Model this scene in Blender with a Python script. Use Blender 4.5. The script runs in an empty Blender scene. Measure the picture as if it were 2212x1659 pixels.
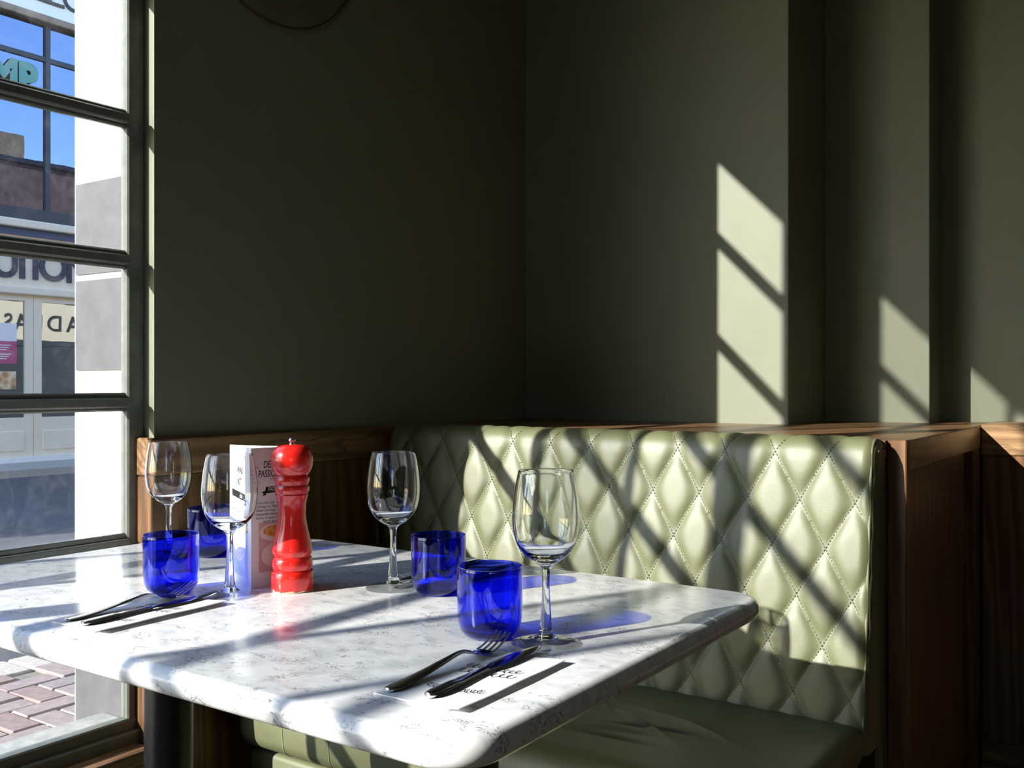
import bpy, bmesh, math, random
from mathutils import Vector, Matrix
random.seed(7)
PI = math.pi
sc = bpy.context.scene
C = sc.collection

# ------------------------------------------------------------------ camera
cam_d = bpy.data.cameras.new('camera')
cam_d.sensor_width = 36.0
cam_d.lens = 36.0 * 2120 / 2212
cam_d.clip_start = 0.02
cam_d.clip_end = 300
cam = bpy.data.objects.new('camera', cam_d)
C.objects.link(cam)
cam.location = (0, 0, 1.05)
cam.rotation_euler = (PI / 2, 0, math.radians(34.3))
sc.camera = cam

# ------------------------------------------------------------------ world / sun / exposure
SUN_TAN = 0.478            # dx / dy of the sun's path over the floor plan
SUN_EL = math.radians(23.6)
_h = math.atan(SUN_TAN)
sun_to = Vector((math.sin(_h) * math.cos(SUN_EL), math.cos(_h) * math.cos(SUN_EL), -math.sin(SUN_EL)))

w = bpy.data.worlds.new('street_sky')
sc.world = w
w.use_nodes = True
nt = w.node_tree
nt.nodes.clear()
wo = nt.nodes.new('ShaderNodeOutputWorld')
bg = nt.nodes.new('ShaderNodeBackground')
sky = nt.nodes.new('ShaderNodeTexSky')
sky.sky_type = 'NISHITA'
sky.sun_disc = False
sky.sun_elevation = SUN_EL
sky.sun_rotation = math.atan2(-sun_to.x, -sun_to.y)
sky.air_density = 1.0
sky.dust_density = 0.5
tc = nt.nodes.new('ShaderNodeTexCoord')
mp = nt.nodes.new('ShaderNodeMapping')
mp.inputs['Scale'].default_value = (1.6, 1.6, 4.0)
no = nt.nodes.new('ShaderNodeTexNoise')
no.inputs['Scale'].default_value = 1.9
no.inputs['Detail'].default_value = 7
no.inputs['Roughness'].default_value = 0.6
cr = nt.nodes.new('ShaderNodeValToRGB')
cr.color_ramp.elements[0].position = 0.57
cr.color_ramp.elements[0].color = (0, 0, 0, 1)
cr.color_ramp.elements[1].position = 0.86
cr.color_ramp.elements[1].color = (0.7, 0.7, 0.7, 1)
mx = nt.nodes.new('ShaderNodeMix')
mx.data_type = 'RGBA'
nt.links.new(tc.outputs['Generated'], mp.inputs['Vector'])
nt.links.new(mp.outputs['Vector'], no.inputs['Vector'])
nt.links.new(no.outputs['Fac'], cr.inputs['Fac'])
nt.links.new(cr.outputs['Color'], mx.inputs[0])
nt.links.new(sky.outputs['Color'], mx.inputs[6])
mx.inputs[7].default_value = (5.5, 5.7, 6.0, 1)
tn = nt.nodes.new('ShaderNodeMix')
tn.data_type = 'RGBA'
tn.blend_type = 'MULTIPLY'
tn.inputs[0].default_value = 1.0
tn.inputs[7].default_value = (0.84, 0.96, 1.16, 1)
nt.links.new(mx.outputs[2], tn.inputs[6])
nt.links.new(tn.outputs[2], bg.inputs['Color'])
bg.inputs['Strength'].default_value = 0.62
nt.links.new(bg.outputs['Background'], wo.inputs['Surface'])

sun_d = bpy.data.lights.new('sun', 'SUN')
sun_d.energy = 12.0
sun_d.angle = math.radians(0.53)
sun_d.color = (1.0, 0.965, 0.91)
sun_d.cycles.is_caustics_light = True
sun = bpy.data.objects.new('sun', sun_d)
C.objects.link(sun)
sun.location = (-6, -9, 9)
sun.rotation_euler = (-sun_to).to_track_quat('Z', 'Y').to_euler()

vs = sc.view_settings
vs.view_transform = 'Standard'
vs.look = 'None'
vs.gamma = 1.0
vs.exposure = 0.12
vs.use_curve_mapping = False
cy = sc.cycles
cy.use_denoising = True
cy.denoiser = 'OPENIMAGEDENOISE'
cy.use_adaptive_sampling = True
cy.adaptive_threshold = 0.03
cy.adaptive_min_samples = 20
cy.max_bounces = 11
cy.diffuse_bounces = 5
cy.glossy_bounces = 5
cy.transmission_bounces = 10
cy.transparent_max_bounces = 48
cy.sample_clamp_indirect = 6.0
cy.caustics_reflective = False
cy.caustics_refractive = True

# ------------------------------------------------------------------ materials
M = {}


class NM:
    """a small node-material writer"""
    def __init__(self, name):
        self.m = bpy.data.materials.new(name)
        self.m.use_nodes = True
        self.t = self.m.node_tree
        self.t.nodes.clear()
        self.out = self.t.nodes.new('ShaderNodeOutputMaterial')
        M[name] = self.m

    def n(self, typ, **kw):
        nd = self.t.nodes.new('ShaderNode' + typ)
        for k, v in kw.items():
            if k in nd.inputs:
                nd.inputs[k].default_value = v
            else:
                setattr(nd, k, v)
        return nd

    def l(self, a, b):
        self.t.links.new(a, b)

    def coords(self, scale=(1, 1, 1), rot=(0, 0, 0)):
        t = self.n('TexCoord')
        m = self.n('Mapping')
        m.inputs['Scale'].default_value = scale
        m.inputs['Rotation'].default_value = rot
        self.l(t.outputs['Object'], m.inputs['Vector'])
        return m.outputs['Vector']

    def noise(self, vec, scale, detail=4, rough=0.55, dist=0.0):
        nd = self.n('TexNoise')
        nd.inputs['Scale'].default_value = scale
        nd.inputs['Detail'].default_value = detail
        nd.inputs['Roughness'].default_value = rough
        nd.inputs['Distortion'].default_value = dist
        if vec is not None:
            self.l(vec, nd.inputs['Vector'])
        return nd.outputs['Fac']

    def ramp(self, fac, stops):
        r = self.n('ValToRGB')
        e = r.color_ramp.elements
        while len(e) < len(stops):
            e.new(0.5)
        for i, (p, c) in enumerate(stops):
            e[i].position = p
            e[i].color = (*c, 1) if len(c) == 3 else c
        self.l(fac, r.inputs['Fac'])
        return r.outputs['Color']

    def mixc(self, fac, a, b, mode='MIX'):
        x = self.n('Mix')
        x.data_type = 'RGBA'
        x.blend_type = mode
        for sock, v in ((0, fac), (6, a), (7, b)):
            if hasattr(v, 'is_linked') or hasattr(v, 'links'):
                self.l(v, x.inputs[sock])
            else:
                x.inputs[sock].default_value = v if sock == 0 else (*v, 1)
        return x.outputs[2]

    def math(self, op, a, b=0.0, clamp=False):
        x = self.n('Math')
        x.operation = op
        x.use_clamp = clamp
        for i, v in enumerate((a, b)):
            if hasattr(v, 'links'):
                self.l(v, x.inputs[i])
            else:
                x.inputs[i].default_value = v
        return x.outputs[0]

    def bump(self, h, strength, dist=0.001):
        b = self.n('Bump')
        b.inputs['Strength'].default_value = strength
        b.inputs['Distance'].default_value = dist
        self.l(h, b.inputs['Height'])
        return b.outputs['Normal']

    def principled(self, color, rough=0.5, metal=0.0, spec=0.5, normal=None, coat=0.0, coat_rough=0.1):
        p = self.n('BsdfPrincipled')
        if hasattr(color, 'links'):
            self.l(color, p.inputs['Base Color'])
        else:
            p.inputs['Base Color'].default_value = (*color, 1)
        if hasattr(rough, 'links'):
            self.l(rough, p.inputs['Roughness'])
        else:
            p.inputs['Roughness'].default_value = rough
        p.inputs['Metallic'].default_value = metal
        p.inputs['Specular IOR Level'].default_value = spec
        p.inputs['Coat Weight'].default_value = coat
        p.inputs['Coat Roughness'].default_value = coat_rough
        if normal is not None:
            self.l(normal, p.inputs['Normal'])
        return p.outputs['BSDF']

    def done(self, shader):
        self.l(shader, self.out.inputs['Surface'])
        return self.m


def simple(name, col, rough=0.5, metal=0.0, spec=0.5, vary=0.08, scale=9.0, bump=0.0, bscale=120.0, coat=0.0):
    k = NM(name)
    v = k.coords()
    f = k.noise(v, scale, 5, 0.6)
    lo = tuple(max(0, c * (1 - vary)) for c in col)
    hi = tuple(min(1, c * (1 + vary)) for c in col)
    c = k.ramp(f, [(0.3, lo), (0.7, hi)])
    nrm = k.bump(k.noise(v, bscale, 3), bump) if bump else None
    return k.done(k.principled(c, rough, metal, spec, nrm, coat))


def wood(name, light, dark, axis='Z', rough=0.34, scale=1.0, figure=False):
    k = NM(name)
    st = {'X': (0.07, 1, 1), 'Y': (1, 0.07, 1), 'Z': (1, 1, 0.07)}[axis]
    v = k.coords(tuple(s * scale for s in st))
    warp = k.noise(v, 7.0, 3, 0.5, 0.4)
    wv = k.n('TexWave')
    wv.wave_type = 'BANDS'
    wv.bands_direction = 'DIAGONAL'
    wv.inputs['Scale'].default_value = 16.0
    wv.inputs['Distortion'].default_value = 11.0
    wv.inputs['Detail'].default_value = 3.0
    wv.inputs['Detail Scale'].default_value = 0.9
    k.l(v, wv.inputs['Vector'])
    fine = k.noise(v, 260.0, 3, 0.6)
    a = k.mixc(0.5, wv.outputs['Fac'], warp)
    f = k.mixc(0.35, a, fine)
    col = k.ramp(f, [(0.28, dark), (0.5, tuple((a_ + b_) / 2 for a_, b_ in zip(light, dark))), (0.68, light)])
    nrm = k.bump(f, 0.25, 0.0006)
    if figure:
        v2 = k.coords(tuple(1.0 if q == 1 else 0.22 for q in st))
        rings = k.math('FRACT', k.math('MULTIPLY', k.noise(v2, 9.0, 2, 0.45, 0.3), 13.0))
        thin = k.ramp(rings, [(0.0, (1, 1, 1)), (0.16, (0.75, 0.75, 0.75)), (0.24, (0, 0, 0))])
        pores = k.ramp(k.noise(v, 420.0, 2, 0.6), [(0.35, (0.2, 0.2, 0.2)), (0.6, (1, 1, 1))])
        col = k.mixc(k.mixc(1.0, thin, pores, 'MULTIPLY'), col, tuple(q * 0.75 for q in dark))
    return k.done(k.principled(col, rough, 0, 0.5, nrm))


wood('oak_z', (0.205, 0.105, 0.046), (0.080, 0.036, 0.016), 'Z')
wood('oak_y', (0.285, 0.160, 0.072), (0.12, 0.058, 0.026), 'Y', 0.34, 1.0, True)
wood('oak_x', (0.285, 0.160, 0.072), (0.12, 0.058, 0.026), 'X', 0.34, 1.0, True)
wood('oak_lit_y', (0.46, 0.29, 0.135), (0.25, 0.14, 0.06), 'Y', 0.3, 1.0, True)  # same oak lightened, light reflected on the end rail put into its colour
wood('oak_lit_x', (0.40, 0.245, 0.115), (0.21, 0.115, 0.05), 'X', 0.34, 1.0, True)  # same oak lightened, sunlight on the back wall rail put into its colour
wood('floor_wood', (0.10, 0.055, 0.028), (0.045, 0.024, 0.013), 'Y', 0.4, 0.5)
simple('wall_paint', (0.198, 0.208, 0.145), 0.55, 0, 0.35, 0.05, 3.0, 0.10, 260.0)
simple('ceiling_paint', (0.62, 0.62, 0.56), 0.8, 0, 0.2)
simple('steel_paint', (0.135, 0.145, 0.122), 0.42, 0, 0.45, 0.18, 40.0, 0.12, 300.0)
simple('stone_white', (0.86, 0.86, 0.84), 0.6, 0, 0.3, 0.03, 6.0)
simple('pier_shade', (0.085, 0.083, 0.088), 0.6, 0, 0.3, 0.16, 22.0)  # dark tone painting shadow onto the white pier
simple('stone_sill', (0.30, 0.30, 0.275), 0.75, 0, 0.3, 0.22, 50.0)
simple('black_metal', (0.010, 0.010, 0.011), 0.36, 0, 0.5, 0.1, 30.0, 0.35, 420.0)
simple('lamp_metal', (0.140, 0.138, 0.088), 0.75, 0, 0.2)
simple('chrome', (0.82, 0.82, 0.84), 0.07, 1.0, 0.5, 0.02)
simple('cutlery', (0.78, 0.78, 0.80), 0.15, 1.0, 0.5, 0.03, 60.0)
simple('paper', (0.86, 0.85, 0.85), 0.45, 0, 0.4, 0.01)
simple('napkin', (0.90, 0.90, 0.885), 0.8, 0, 0.2, 0.02, 40.0, 0.3, 500.0)
simple('ink', (0.015, 0.014, 0.016), 0.6, 0, 0.3, 0.0)
simple('seam_thread', (0.36, 0.37, 0.20), 0.6, 0, 0.3, 0.05)
simple('stitch_thread', (0.085, 0.090, 0.042), 0.6, 0, 0.3, 0.05)
# street
simple('asphalt', (0.075, 0.076, 0.080), 0.8, 0, 0.3, 0.28, 90.0, 0.5, 300.0)
simple('paving_pink', (0.27, 0.215, 0.195), 0.8, 0, 0.25, 0.2, 30.0, 0.4, 200.0)
simple('paving_grey', (0.235, 0.205, 0.190), 0.8, 0, 0.25, 0.2, 30.0, 0.4, 200.0)
simple('paving_red', (0.24, 0.175, 0.155), 0.8, 0, 0.25, 0.2, 30.0, 0.4, 200.0)
simple('joint_sand', (0.20, 0.185, 0.145), 0.9, 0, 0.2, 0.3, 40.0)
simple('kerb_stone', (0.40, 0.37, 0.31), 0.8, 0, 0.25, 0.25, 60.0)
simple('yellow_paint', (0.62, 0.45, 0.10), 0.7, 0, 0.3, 0.2, 40.0)
simple('shop_cream', (0.80, 0.69, 0.50), 0.5, 0, 0.4, 0.04, 4.0)
simple('shop_white', (0.82, 0.79, 0.73), 0.5, 0, 0.4, 0.03, 4.0)
simple('shop_navy', (0.045, 0.065, 0.125), 0.5, 0, 0.4, 0.1)
simple('shop_dark', (0.035, 0.040, 0.050), 0.5, 0, 0.4, 0.1)
simple('moulding_brown', (0.26, 0.19, 0.13), 0.7, 0, 0.3, 0.4, 6.0)
simple('letter_black', (0.025, 0.024, 0.025), 0.5, 0, 0.4, 0.05)
simple('letter_navy', (0.03, 0.033, 0.055), 0.5, 0, 0.4, 0.05)
simple('letter_green', (0.12, 0.31, 0.25), 0.5, 0, 0.4, 0.05)
simple('poster_pink', (0.42, 0.06, 0.16), 0.5, 0, 0.4, 0.1)
simple('poster_white', (0.72, 0.70, 0.70), 0.5, 0, 0.4, 0.05)
simple('facade_brick', (0.21, 0.125, 0.095), 0.85, 0, 0.2, 0.3, 5.0)
simple('chimney_brick', (0.34, 0.24, 0.14), 0.85, 0, 0.2, 0.3, 9.0)


def leather():
    k = NM('leather')
    v = k.coords()
    vo = k.n('TexVoronoi')
    vo.feature = 'DISTANCE_TO_EDGE'
    vo.inputs['Scale'].default_value = 520.0
    k.l(v, vo.inputs['Vector'])
    cells = k.ramp(vo.outputs['Distance'], [(0.0, (0, 0, 0)), (0.18, (1, 1, 1))])
    mid = k.noise(v, 70.0, 4, 0.6)
    h = k.mixc(0.45, cells, mid)
    f = k.noise(v, 11.0, 4, 0.6)
    col = k.ramp(f, [(0.3, (0.120, 0.127, 0.058)), (0.7, (0.146, 0.152, 0.072))])
    nrm = k.bump(h, 0.22, 0.0008)
    k.done(k.principled(col, 0.50, 0, 0.9, nrm))


def marble():
    k = NM('marble')
    v = k.coords((1, 1.35, 1))
    big = k.noise(v, 26.0, 5, 0.6, 0.6)
    base = k.ramp(big, [(0.34, (0.70, 0.71, 0.72)), (0.56, (0.91, 0.91, 0.90))])
    fl = k.noise(v, 62.0, 4, 0.62, 1.4)
    line = k.math('ABSOLUTE', k.math('SUBTRACT', fl, 0.5))
    veins = k.ramp(line, [(0.0, (1, 1, 1)), (0.016, (0.7, 0.7, 0.7)), (0.034, (0, 0, 0))])
    msk = k.ramp(k.noise(v, 30.0, 4, 0.62, 0.4), [(0.52, (0, 0, 0)), (0.60, (1, 1, 1))])
    fac = k.mixc(1.0, veins, msk, 'MULTIPLY')
    c1 = k.mixc(fac, base, (0.24, 0.235, 0.24))
    sp = k.ramp(k.noise(v, 210.0, 3, 0.6), [(0.64, (0, 0, 0)), (0.74, (1, 1, 1))])
    sp2 = k.mixc(1.0, sp, msk, 'MULTIPLY')
    c2 = k.mixc(k.math('MULTIPLY', sp2, 0.6), c1, (0.42, 0.41, 0.41))
    k.done(k.principled(c2, 0.16, 0, 0.5))


def mill_red():
    k = NM('mill_red')
    t = k.n('TexCoord')
    s = k.n('SeparateXYZ')
    k.l(t.outputs['Object'], s.inputs[0])
    chips = k.noise(t.outputs['Object'], 140.0, 3, 0.6)
    edge = k.math('ADD', s.outputs['Z'], k.math('MULTIPLY', k.math('SUBTRACT', chips, 0.5), -0.016))
    worn = k.math('LESS_THAN', edge, 0.0025)
    col = k.mixc(worn, (0.72, 0.018, 0.012), (0.62, 0.50, 0.34))
    k.done(k.principled(col, 0.22, 0, 0.5, None, 0.6, 0.05))


def thin_glass(name, tint, gloss=0.05, power=4.0, body=None, body_fac=0.0):
    """clear or tinted sheet: light passes straight through it, the edges mirror more"""
    k = NM(name)
    lw = k.n('LayerWeight')
    lw.inputs['Blend'].default_value = 0.5
    p = k.math('POWER', lw.outputs['Facing'], power)
    fac = k.math('ADD', k.math('MULTIPLY', p, 0.85), gloss, True)
    tr = k.n('BsdfTransparent')
    tr.inputs['Color'].default_value = (*tint, 1)
    gl = k.n('BsdfGlossy')
    gl.inputs['Roughness'].default_value = 0.0
    gl.inputs['Color'].default_value = (0.95, 0.97, 1, 1)
    mxs = k.n('MixShader')
    k.l(fac, mxs.inputs[0])
    last = tr.outputs[0]
    if body is not None:
        g2 = k.n('BsdfGlass')
        g2.inputs['Color'].default_value = (*body, 1)
        g2.inputs['IOR'].default_value = 1.45
        g2.inputs['Roughness'].default_value = 0.0
        m2 = k.n('MixShader')
        m2.inputs[0].default_value = body_fac
        k.l(tr.outputs[0], m2.inputs[1])
        k.l(g2.outputs[0], m2.inputs[2])
        last = m2.outputs[0]
    k.l(last, mxs.inputs[1])
    k.l(gl.outputs[0], mxs.inputs[2])
    k.done(mxs.outputs[0])


def window_glass():
    k = NM('window_glass')
    v = k.coords()
    lw = k.n('LayerWeight')
    p = k.math('POWER', lw.outputs['Facing'], 5.0)
    fac = k.math('ADD', k.math('MULTIPLY', p, 0.9), 0.035, True)
    tr = k.n('BsdfTransparent')
    tr.inputs['Color'].default_value = (0.985, 0.99, 0.985, 1)
    gl = k.n('BsdfGlossy')
    gl.inputs['Roughness'].default_value = 0.0
    m1 = k.n('MixShader')
    k.l(fac, m1.inputs[0])
    k.l(tr.outputs[0], m1.inputs[1])
    k.l(gl.outputs[0], m1.inputs[2])
    vo = k.n('TexVoronoi')
    vo.inputs['Scale'].default_value = 210.0
    k.l(v, vo.inputs['Vector'])
    dots = k.ramp(vo.outputs['Distance'], [(0.10, (1, 1, 1)), (0.17, (0, 0, 0))])
    some = k.ramp(k.noise(v, 150.0, 2), [(0.55, (0, 0, 0)), (0.62, (1, 1, 1))])
    spots = k.mixc(1.0, dots, some, 'MULTIPLY')
    smear = k.ramp(k.noise(k.coords((1, 1, 1)), 13.0, 7, 0.7, 1.2), [(0.5, (0, 0, 0)), (0.8, (0.045, 0.045, 0.045))])
    dirt = k.math('ADD', k.math('MULTIPLY', spots, 0.16), smear, True)
    dirt = k.math('ADD', dirt, 0.006, True)
    df = k.n('BsdfDiffuse')
    df.inputs['Color'].default_value = (0.8, 0.8, 0.8, 1)
    tl = k.n('BsdfTranslucent')
    tl.inputs['Color'].default_value = (0.8, 0.8, 0.8, 1)
    dm = k.n('MixShader')
    k.l(df.outputs[0], dm.inputs[1])
    k.l(tl.outputs[0], dm.inputs[2])
    m2 = k.n('MixShader')
    k.l(dirt, m2.inputs[0])
    k.l(m1.outputs[0], m2.inputs[1])
    k.l(dm.outputs[0], m2.inputs[2])
    k.done(m2.outputs[0])


def shop_glass(name, tint, fac):
    k = NM(name)
    df = k.n('BsdfDiffuse')
    df.inputs['Color'].default_value = (0.025, 0.028, 0.03, 1)
    gl = k.n('BsdfGlossy')
    gl.inputs['Roughness'].default_value = 0.005
    gl.inputs['Color'].default_value = (*tint, 1)
    wob = k.noise(k.coords(), 1.3, 2)
    k.l(k.bump(wob, 0.04, 0.02), gl.inputs['Normal'])
    m = k.n('MixShader')
    m.inputs[0].default_value = fac
    k.l(df.outputs[0], m.inputs[1])
    k.l(gl.outputs[0], m.inputs[2])
    k.done(m.outputs[0])


def solid_glass(name, col):
    k = NM(name)
    g = k.n('BsdfGlass')
    g.inputs['Color'].default_value = (*col, 1)
    g.inputs['IOR'].default_value = 1.5
    k.done(g.outputs[0])


leather()
marble()
mill_red()
solid_glass('clear_glass', (0.99, 0.995, 0.995))
thin_glass('blue_glass', (0.27, 0.33, 1.0), 0.04, 3.5)
thin_glass('foot_glass', (0.96, 0.972, 0.972), 0.06, 4.0)
solid_glass('stem_glass', (0.98, 0.985, 0.985))
solid_glass('blue_base', (0.12, 0.06, 0.85))
window_glass()
shop_glass('shop_glass', (0.80, 0.84, 0.84), 0.42)
shop_glass('sky_glass', (0.16, 0.20, 0.30), 0.9)


def food_print(name, a, b, c, scale):
    k = NM(name)
    v = k.coords()
    vo = k.n('TexVoronoi')
    vo.inputs['Scale'].default_value = scale
    k.l(v, vo.inputs['Vector'])
    f = k.mixc(0.5, vo.outputs['Distance'], k.noise(v, scale * 1.4, 4, 0.7, 1.0))
    col = k.ramp(f, [(0.25, a), (0.45, b), (0.62, c)])
    k.done(k.principled(col, 0.4))


food_print('print_salad', (0.25, 0.30, 0.10), (0.72, 0.60, 0.35), (0.85, 0.80, 0.70), 260)
food_print('print_dessert', (0.40, 0.10, 0.02), (0.75, 0.28, 0.05), (0.80, 0.55, 0.20), 120)
food_print('print_flower', (0.10, 0.10, 0.08), (0.55, 0.30, 0.12), (0.75, 0.62, 0.40), 9)
simple('print_pink', (0.70, 0.45, 0.45), 0.4, 0, 0.4, 0.06, 40)
simple('print_plate', (0.84, 0.78, 0.76), 0.4, 0, 0.4, 0.02)
simple('print_blue', (0.48, 0.58, 0.78), 0.4, 0, 0.4, 0.06, 40)

# ------------------------------------------------------------------ helpers


def link(o, parent=None):
    C.objects.link(o)
    if parent is not None:
        o.parent = parent
    return o


def tag(o, label=None, cat=None, group=None, kind=None):
    if label:
        o['label'] = label
    if cat:
        o['category'] = cat
    if group:
        o['group'] = group
    if kind:
        o['kind'] = kind
    return o


def empty(name, loc=(0, 0, 0), rz=0.0, parent=None):
    o = bpy.data.objects.new(name, None)
    o.empty_display_size = 0.05
    o.location = loc
    o.rotation_euler = (0, 0, rz)
    return link(o, parent)


class MB:
    def __init__(self):
        self.bm = bmesh.new()

    def box(self, x0, x1, y0, y1, z0, z1, bevel=0.0, mat=None):
        b = bmesh.new()
        bmesh.ops.create_cube(b, size=1.0)
        T = Matrix.Translation(((x0 + x1) / 2, (y0 + y1) / 2, (z0 + z1) / 2)) @ Matrix.Diagonal((abs(x1 - x0), abs(y1 - y0), abs(z1 - z0), 1))
        bmesh.ops.transform(b, matrix=T, verts=b.verts)
        if bevel:
            bmesh.ops.bevel(b, geom=list(b.edges), offset=bevel, segments=1 if bevel < 0.006 else 3, affect='EDGES', profile=0.5)
        if mat is not None:
            bmesh.ops.transform(b, matrix=mat, verts=b.verts)
        self.join(b)
        return self

    def join(self, b):
        me = bpy.data.meshes.new('tmp')
        b.to_mesh(me)
        b.free()
        self.bm.from_mesh(me)
        bpy.data.meshes.remove(me)

    def lathe(self, prof, seg=48, center=(0, 0), closed=False):
        rings = []
        for r, z in prof:
            if r < 1e-6:
                rings.append([self.bm.verts.new((center[0], center[1], z))])
            else:
                rings.append([self.bm.verts.new((center[0] + r * math.cos(2 * PI * i / seg), center[1] + r * math.sin(2 * PI * i / seg), z)) for i in range(seg)])
        pairs = list(zip(rings, rings[1:]))
        if closed:
            pairs.append((rings[-1], rings[0]))
        for a, b in pairs:
            for i in range(seg):
                j = (i + 1) % seg
                if len(a) == 1 and len(b) == 1:
                    continue
                if len(a) == 1:
                    self.bm.faces.new((a[0], b[j], b[i]))
                elif len(b) == 1:
                    self.bm.faces.new((a[i], a[j], b[0]))
                else:
                    self.bm.faces.new((a[i], a[j], b[j], b[i]))
        return self

    def grid(self, fn, nu, nv):
        vs_ = [[self.bm.verts.new(fn(i / nu, j / nv)) for j in range(nv + 1)] for i in range(nu + 1)]
        for i in range(nu):
            for j in range(nv):
                self.bm.faces.new((vs_[i][j], vs_[i + 1][j], vs_[i + 1][j + 1], vs_[i][j + 1]))
        return self

    def sweep(self, pts, radii, seg=12, up=(0, 0, 1)):
        """elliptic tube; radii = (across, along up)"""
        rings = []
        up = Vector(up)
        P_ = [Vector(p) for p in pts]
        for i, p in enumerate(P_):
            d = (P_[min(i + 1, len(P_) - 1)] - P_[max(i - 1, 0)]).normalized()
            sd = d.cross(up)
            if sd.length < 1e-5:
                sd = d.cross(Vector((0, 1, 0)))
            sd.normalize()
            u2 = sd.cross(d).normalized()
            ra, rb = radii[i]
            rings.append([self.bm.verts.new(p + sd * ra * math.cos(2 * PI * k / seg) + u2 * rb * math.sin(2 * PI * k / seg)) for k in range(seg)])
        for a, b in zip(rings, rings[1:]):
            for i in range(seg):
                j = (i + 1) % seg
                self.bm.faces.new((a[i], a[j], b[j], b[i]))
        self.bm.faces.new(rings[0][::-1])
        self.bm.faces.new(rings[-1])
        return self

    def tube(self, pts, r, seg=10):
        return self.sweep(pts, [(r, r)] * len(pts), seg)

    def prism(self, outline, z0, z1):
        a = [self.bm.verts.new((x, y, z0)) for x, y in outline]
        b = [self.bm.verts.new((x, y, z1)) for x, y in outline]
        n = len(outline)
        self.bm.faces.new(a[::-1])
        self.bm.faces.new(b)
        for i in range(n):
            j = (i + 1) % n
            self.bm.faces.new((a[i], a[j], b[j], b[i]))
        return self

    def mesh(self, name, mat, smooth=None):
        bmesh.ops.recalc_face_normals(self.bm, faces=self.bm.faces)
        me = bpy.data.meshes.new(name)
        self.bm.to_mesh(me)
        self.bm.free()
        me.materials.append(M[mat])
        if smooth is not None:
            me.polygons.foreach_set('use_smooth', [True] * len(me.polygons))
            me.set_sharp_from_angle(angle=math.radians(smooth))
        return me

    def build(self, name, mat, parent=None, smooth=None, kind=None):
        o = bpy.data.objects.new(name, self.mesh(name, mat, smooth))
        link(o, parent)
        if kind:
            o['kind'] = kind
        return o


def structure(o, label=None, cat=None):
    return tag(o, label, cat, None, 'structure')


def copy_tree(o, parent=None):
    c = o.copy()
    C.objects.link(c)
    c.parent = parent
    for ch in list(o.children):
        copy_tree(ch, c)
    return c


def text_mesh(body, size, mat, depth=0.0, align='LEFT', shear=0.0, bold=0.0, spacing=1.0, squeeze=1.0):
    cu = bpy.data.curves.new('lettering', 'FONT')
    cu.body = body
    cu.size = size
    cu.extrude = depth
    cu.offset = bold
    cu.shear = shear
    cu.align_x = align
    cu.space_character = spacing
    cu.resolution_u = 4
    o = bpy.data.objects.new('lettering', cu)
    C.objects.link(o)
    dg = bpy.context.evaluated_depsgraph_get()
    me = bpy.data.meshes.new_from_object(o.evaluated_get(dg))
    bpy.data.objects.remove(o)
    bpy.data.curves.remove(cu)
    me.transform(Matrix.Diagonal((squeeze, 1, 1, 1)))
    me.materials.clear()
    me.materials.append(M[mat])
    return me


def put_mesh(name, me, mat4, parent=None):
    me.transform(mat4)
    o = bpy.data.objects.new(name, me)
    return link(o, parent)


# ================================================================== STRUCTURE
WX = -1.658        # plaster face of the window wall
FX = -1.700        # glass plane
SILL = 0.400
HEAD = 2.36
LEDGE = 0.945
JAMB = 1.190

structure(MB().box(-1.66, 4.2, -4.2, 3.05, -0.06, 0.0).build('floor', 'floor_wood'), 'dark wooden floor of the dining room', 'floor')
structure(MB().box(-1.95, 4.2, -4.2, 3.3, 3.0, 3.12).build('ceiling', 'ceiling_paint'), 'pale painted ceiling above the booth', 'ceiling')
structure(MB().box(4.0, 4.2, -4.2, 3.3, 0, 3.0).build('wall_right', 'wall_paint'), 'olive green wall on the far side of the room', 'wall')
structure(MB().box(-1.95, 2.6, -4.2, -4.0, 0, 3.0).box(2.6, 3.8, -4.2, -4.0, 0, 0.9).box(2.6, 3.8, -4.2, -4.0, 2.3, 3.0).box(3.8, 4.0, -4.2, -4.0, 0, 3.0).build('wall_front', 'wall_paint'), 'olive green wall behind the viewer', 'wall')
# window wall beyond the window, below it and above it
m = MB()
m.box(-1.90, WX, JAMB, 3.3, 0, 3.0)
m.box(-1.76, WX - 0.02, -3.45, JAMB, 0, SILL - 0.045)
m.box(-1.74, WX, -3.45, JAMB, HEAD, 3.0)
m.box(-1.74, WX, -4.0, -3.45, 0, 3.0)
structure(m.build('wall_left', 'wall_paint'), 'olive green plaster wall running on from the window', 'wall')
# stepped back wall
m = MB()
m.box(-1.658, -0.84, 2.50, 3.2, 0, 3.0, 0.002)
m.box(-0.84, -0.559, 2.81, 3.2, 0, 3.0, 0.002)
m.box(-0.559, 4.0, 2.97, 3.2, 0, 3.0)
structure(m.build('wall_back', 'wall_paint'), 'stepped olive green back wall with sunlit window patches', 'wall')

# ---- windows: steel frames with panes and muntins
ZS = [0.400, 0.742, 1.015, 1.292, 1.566, 1.840, 2.114, HEAD]


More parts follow.
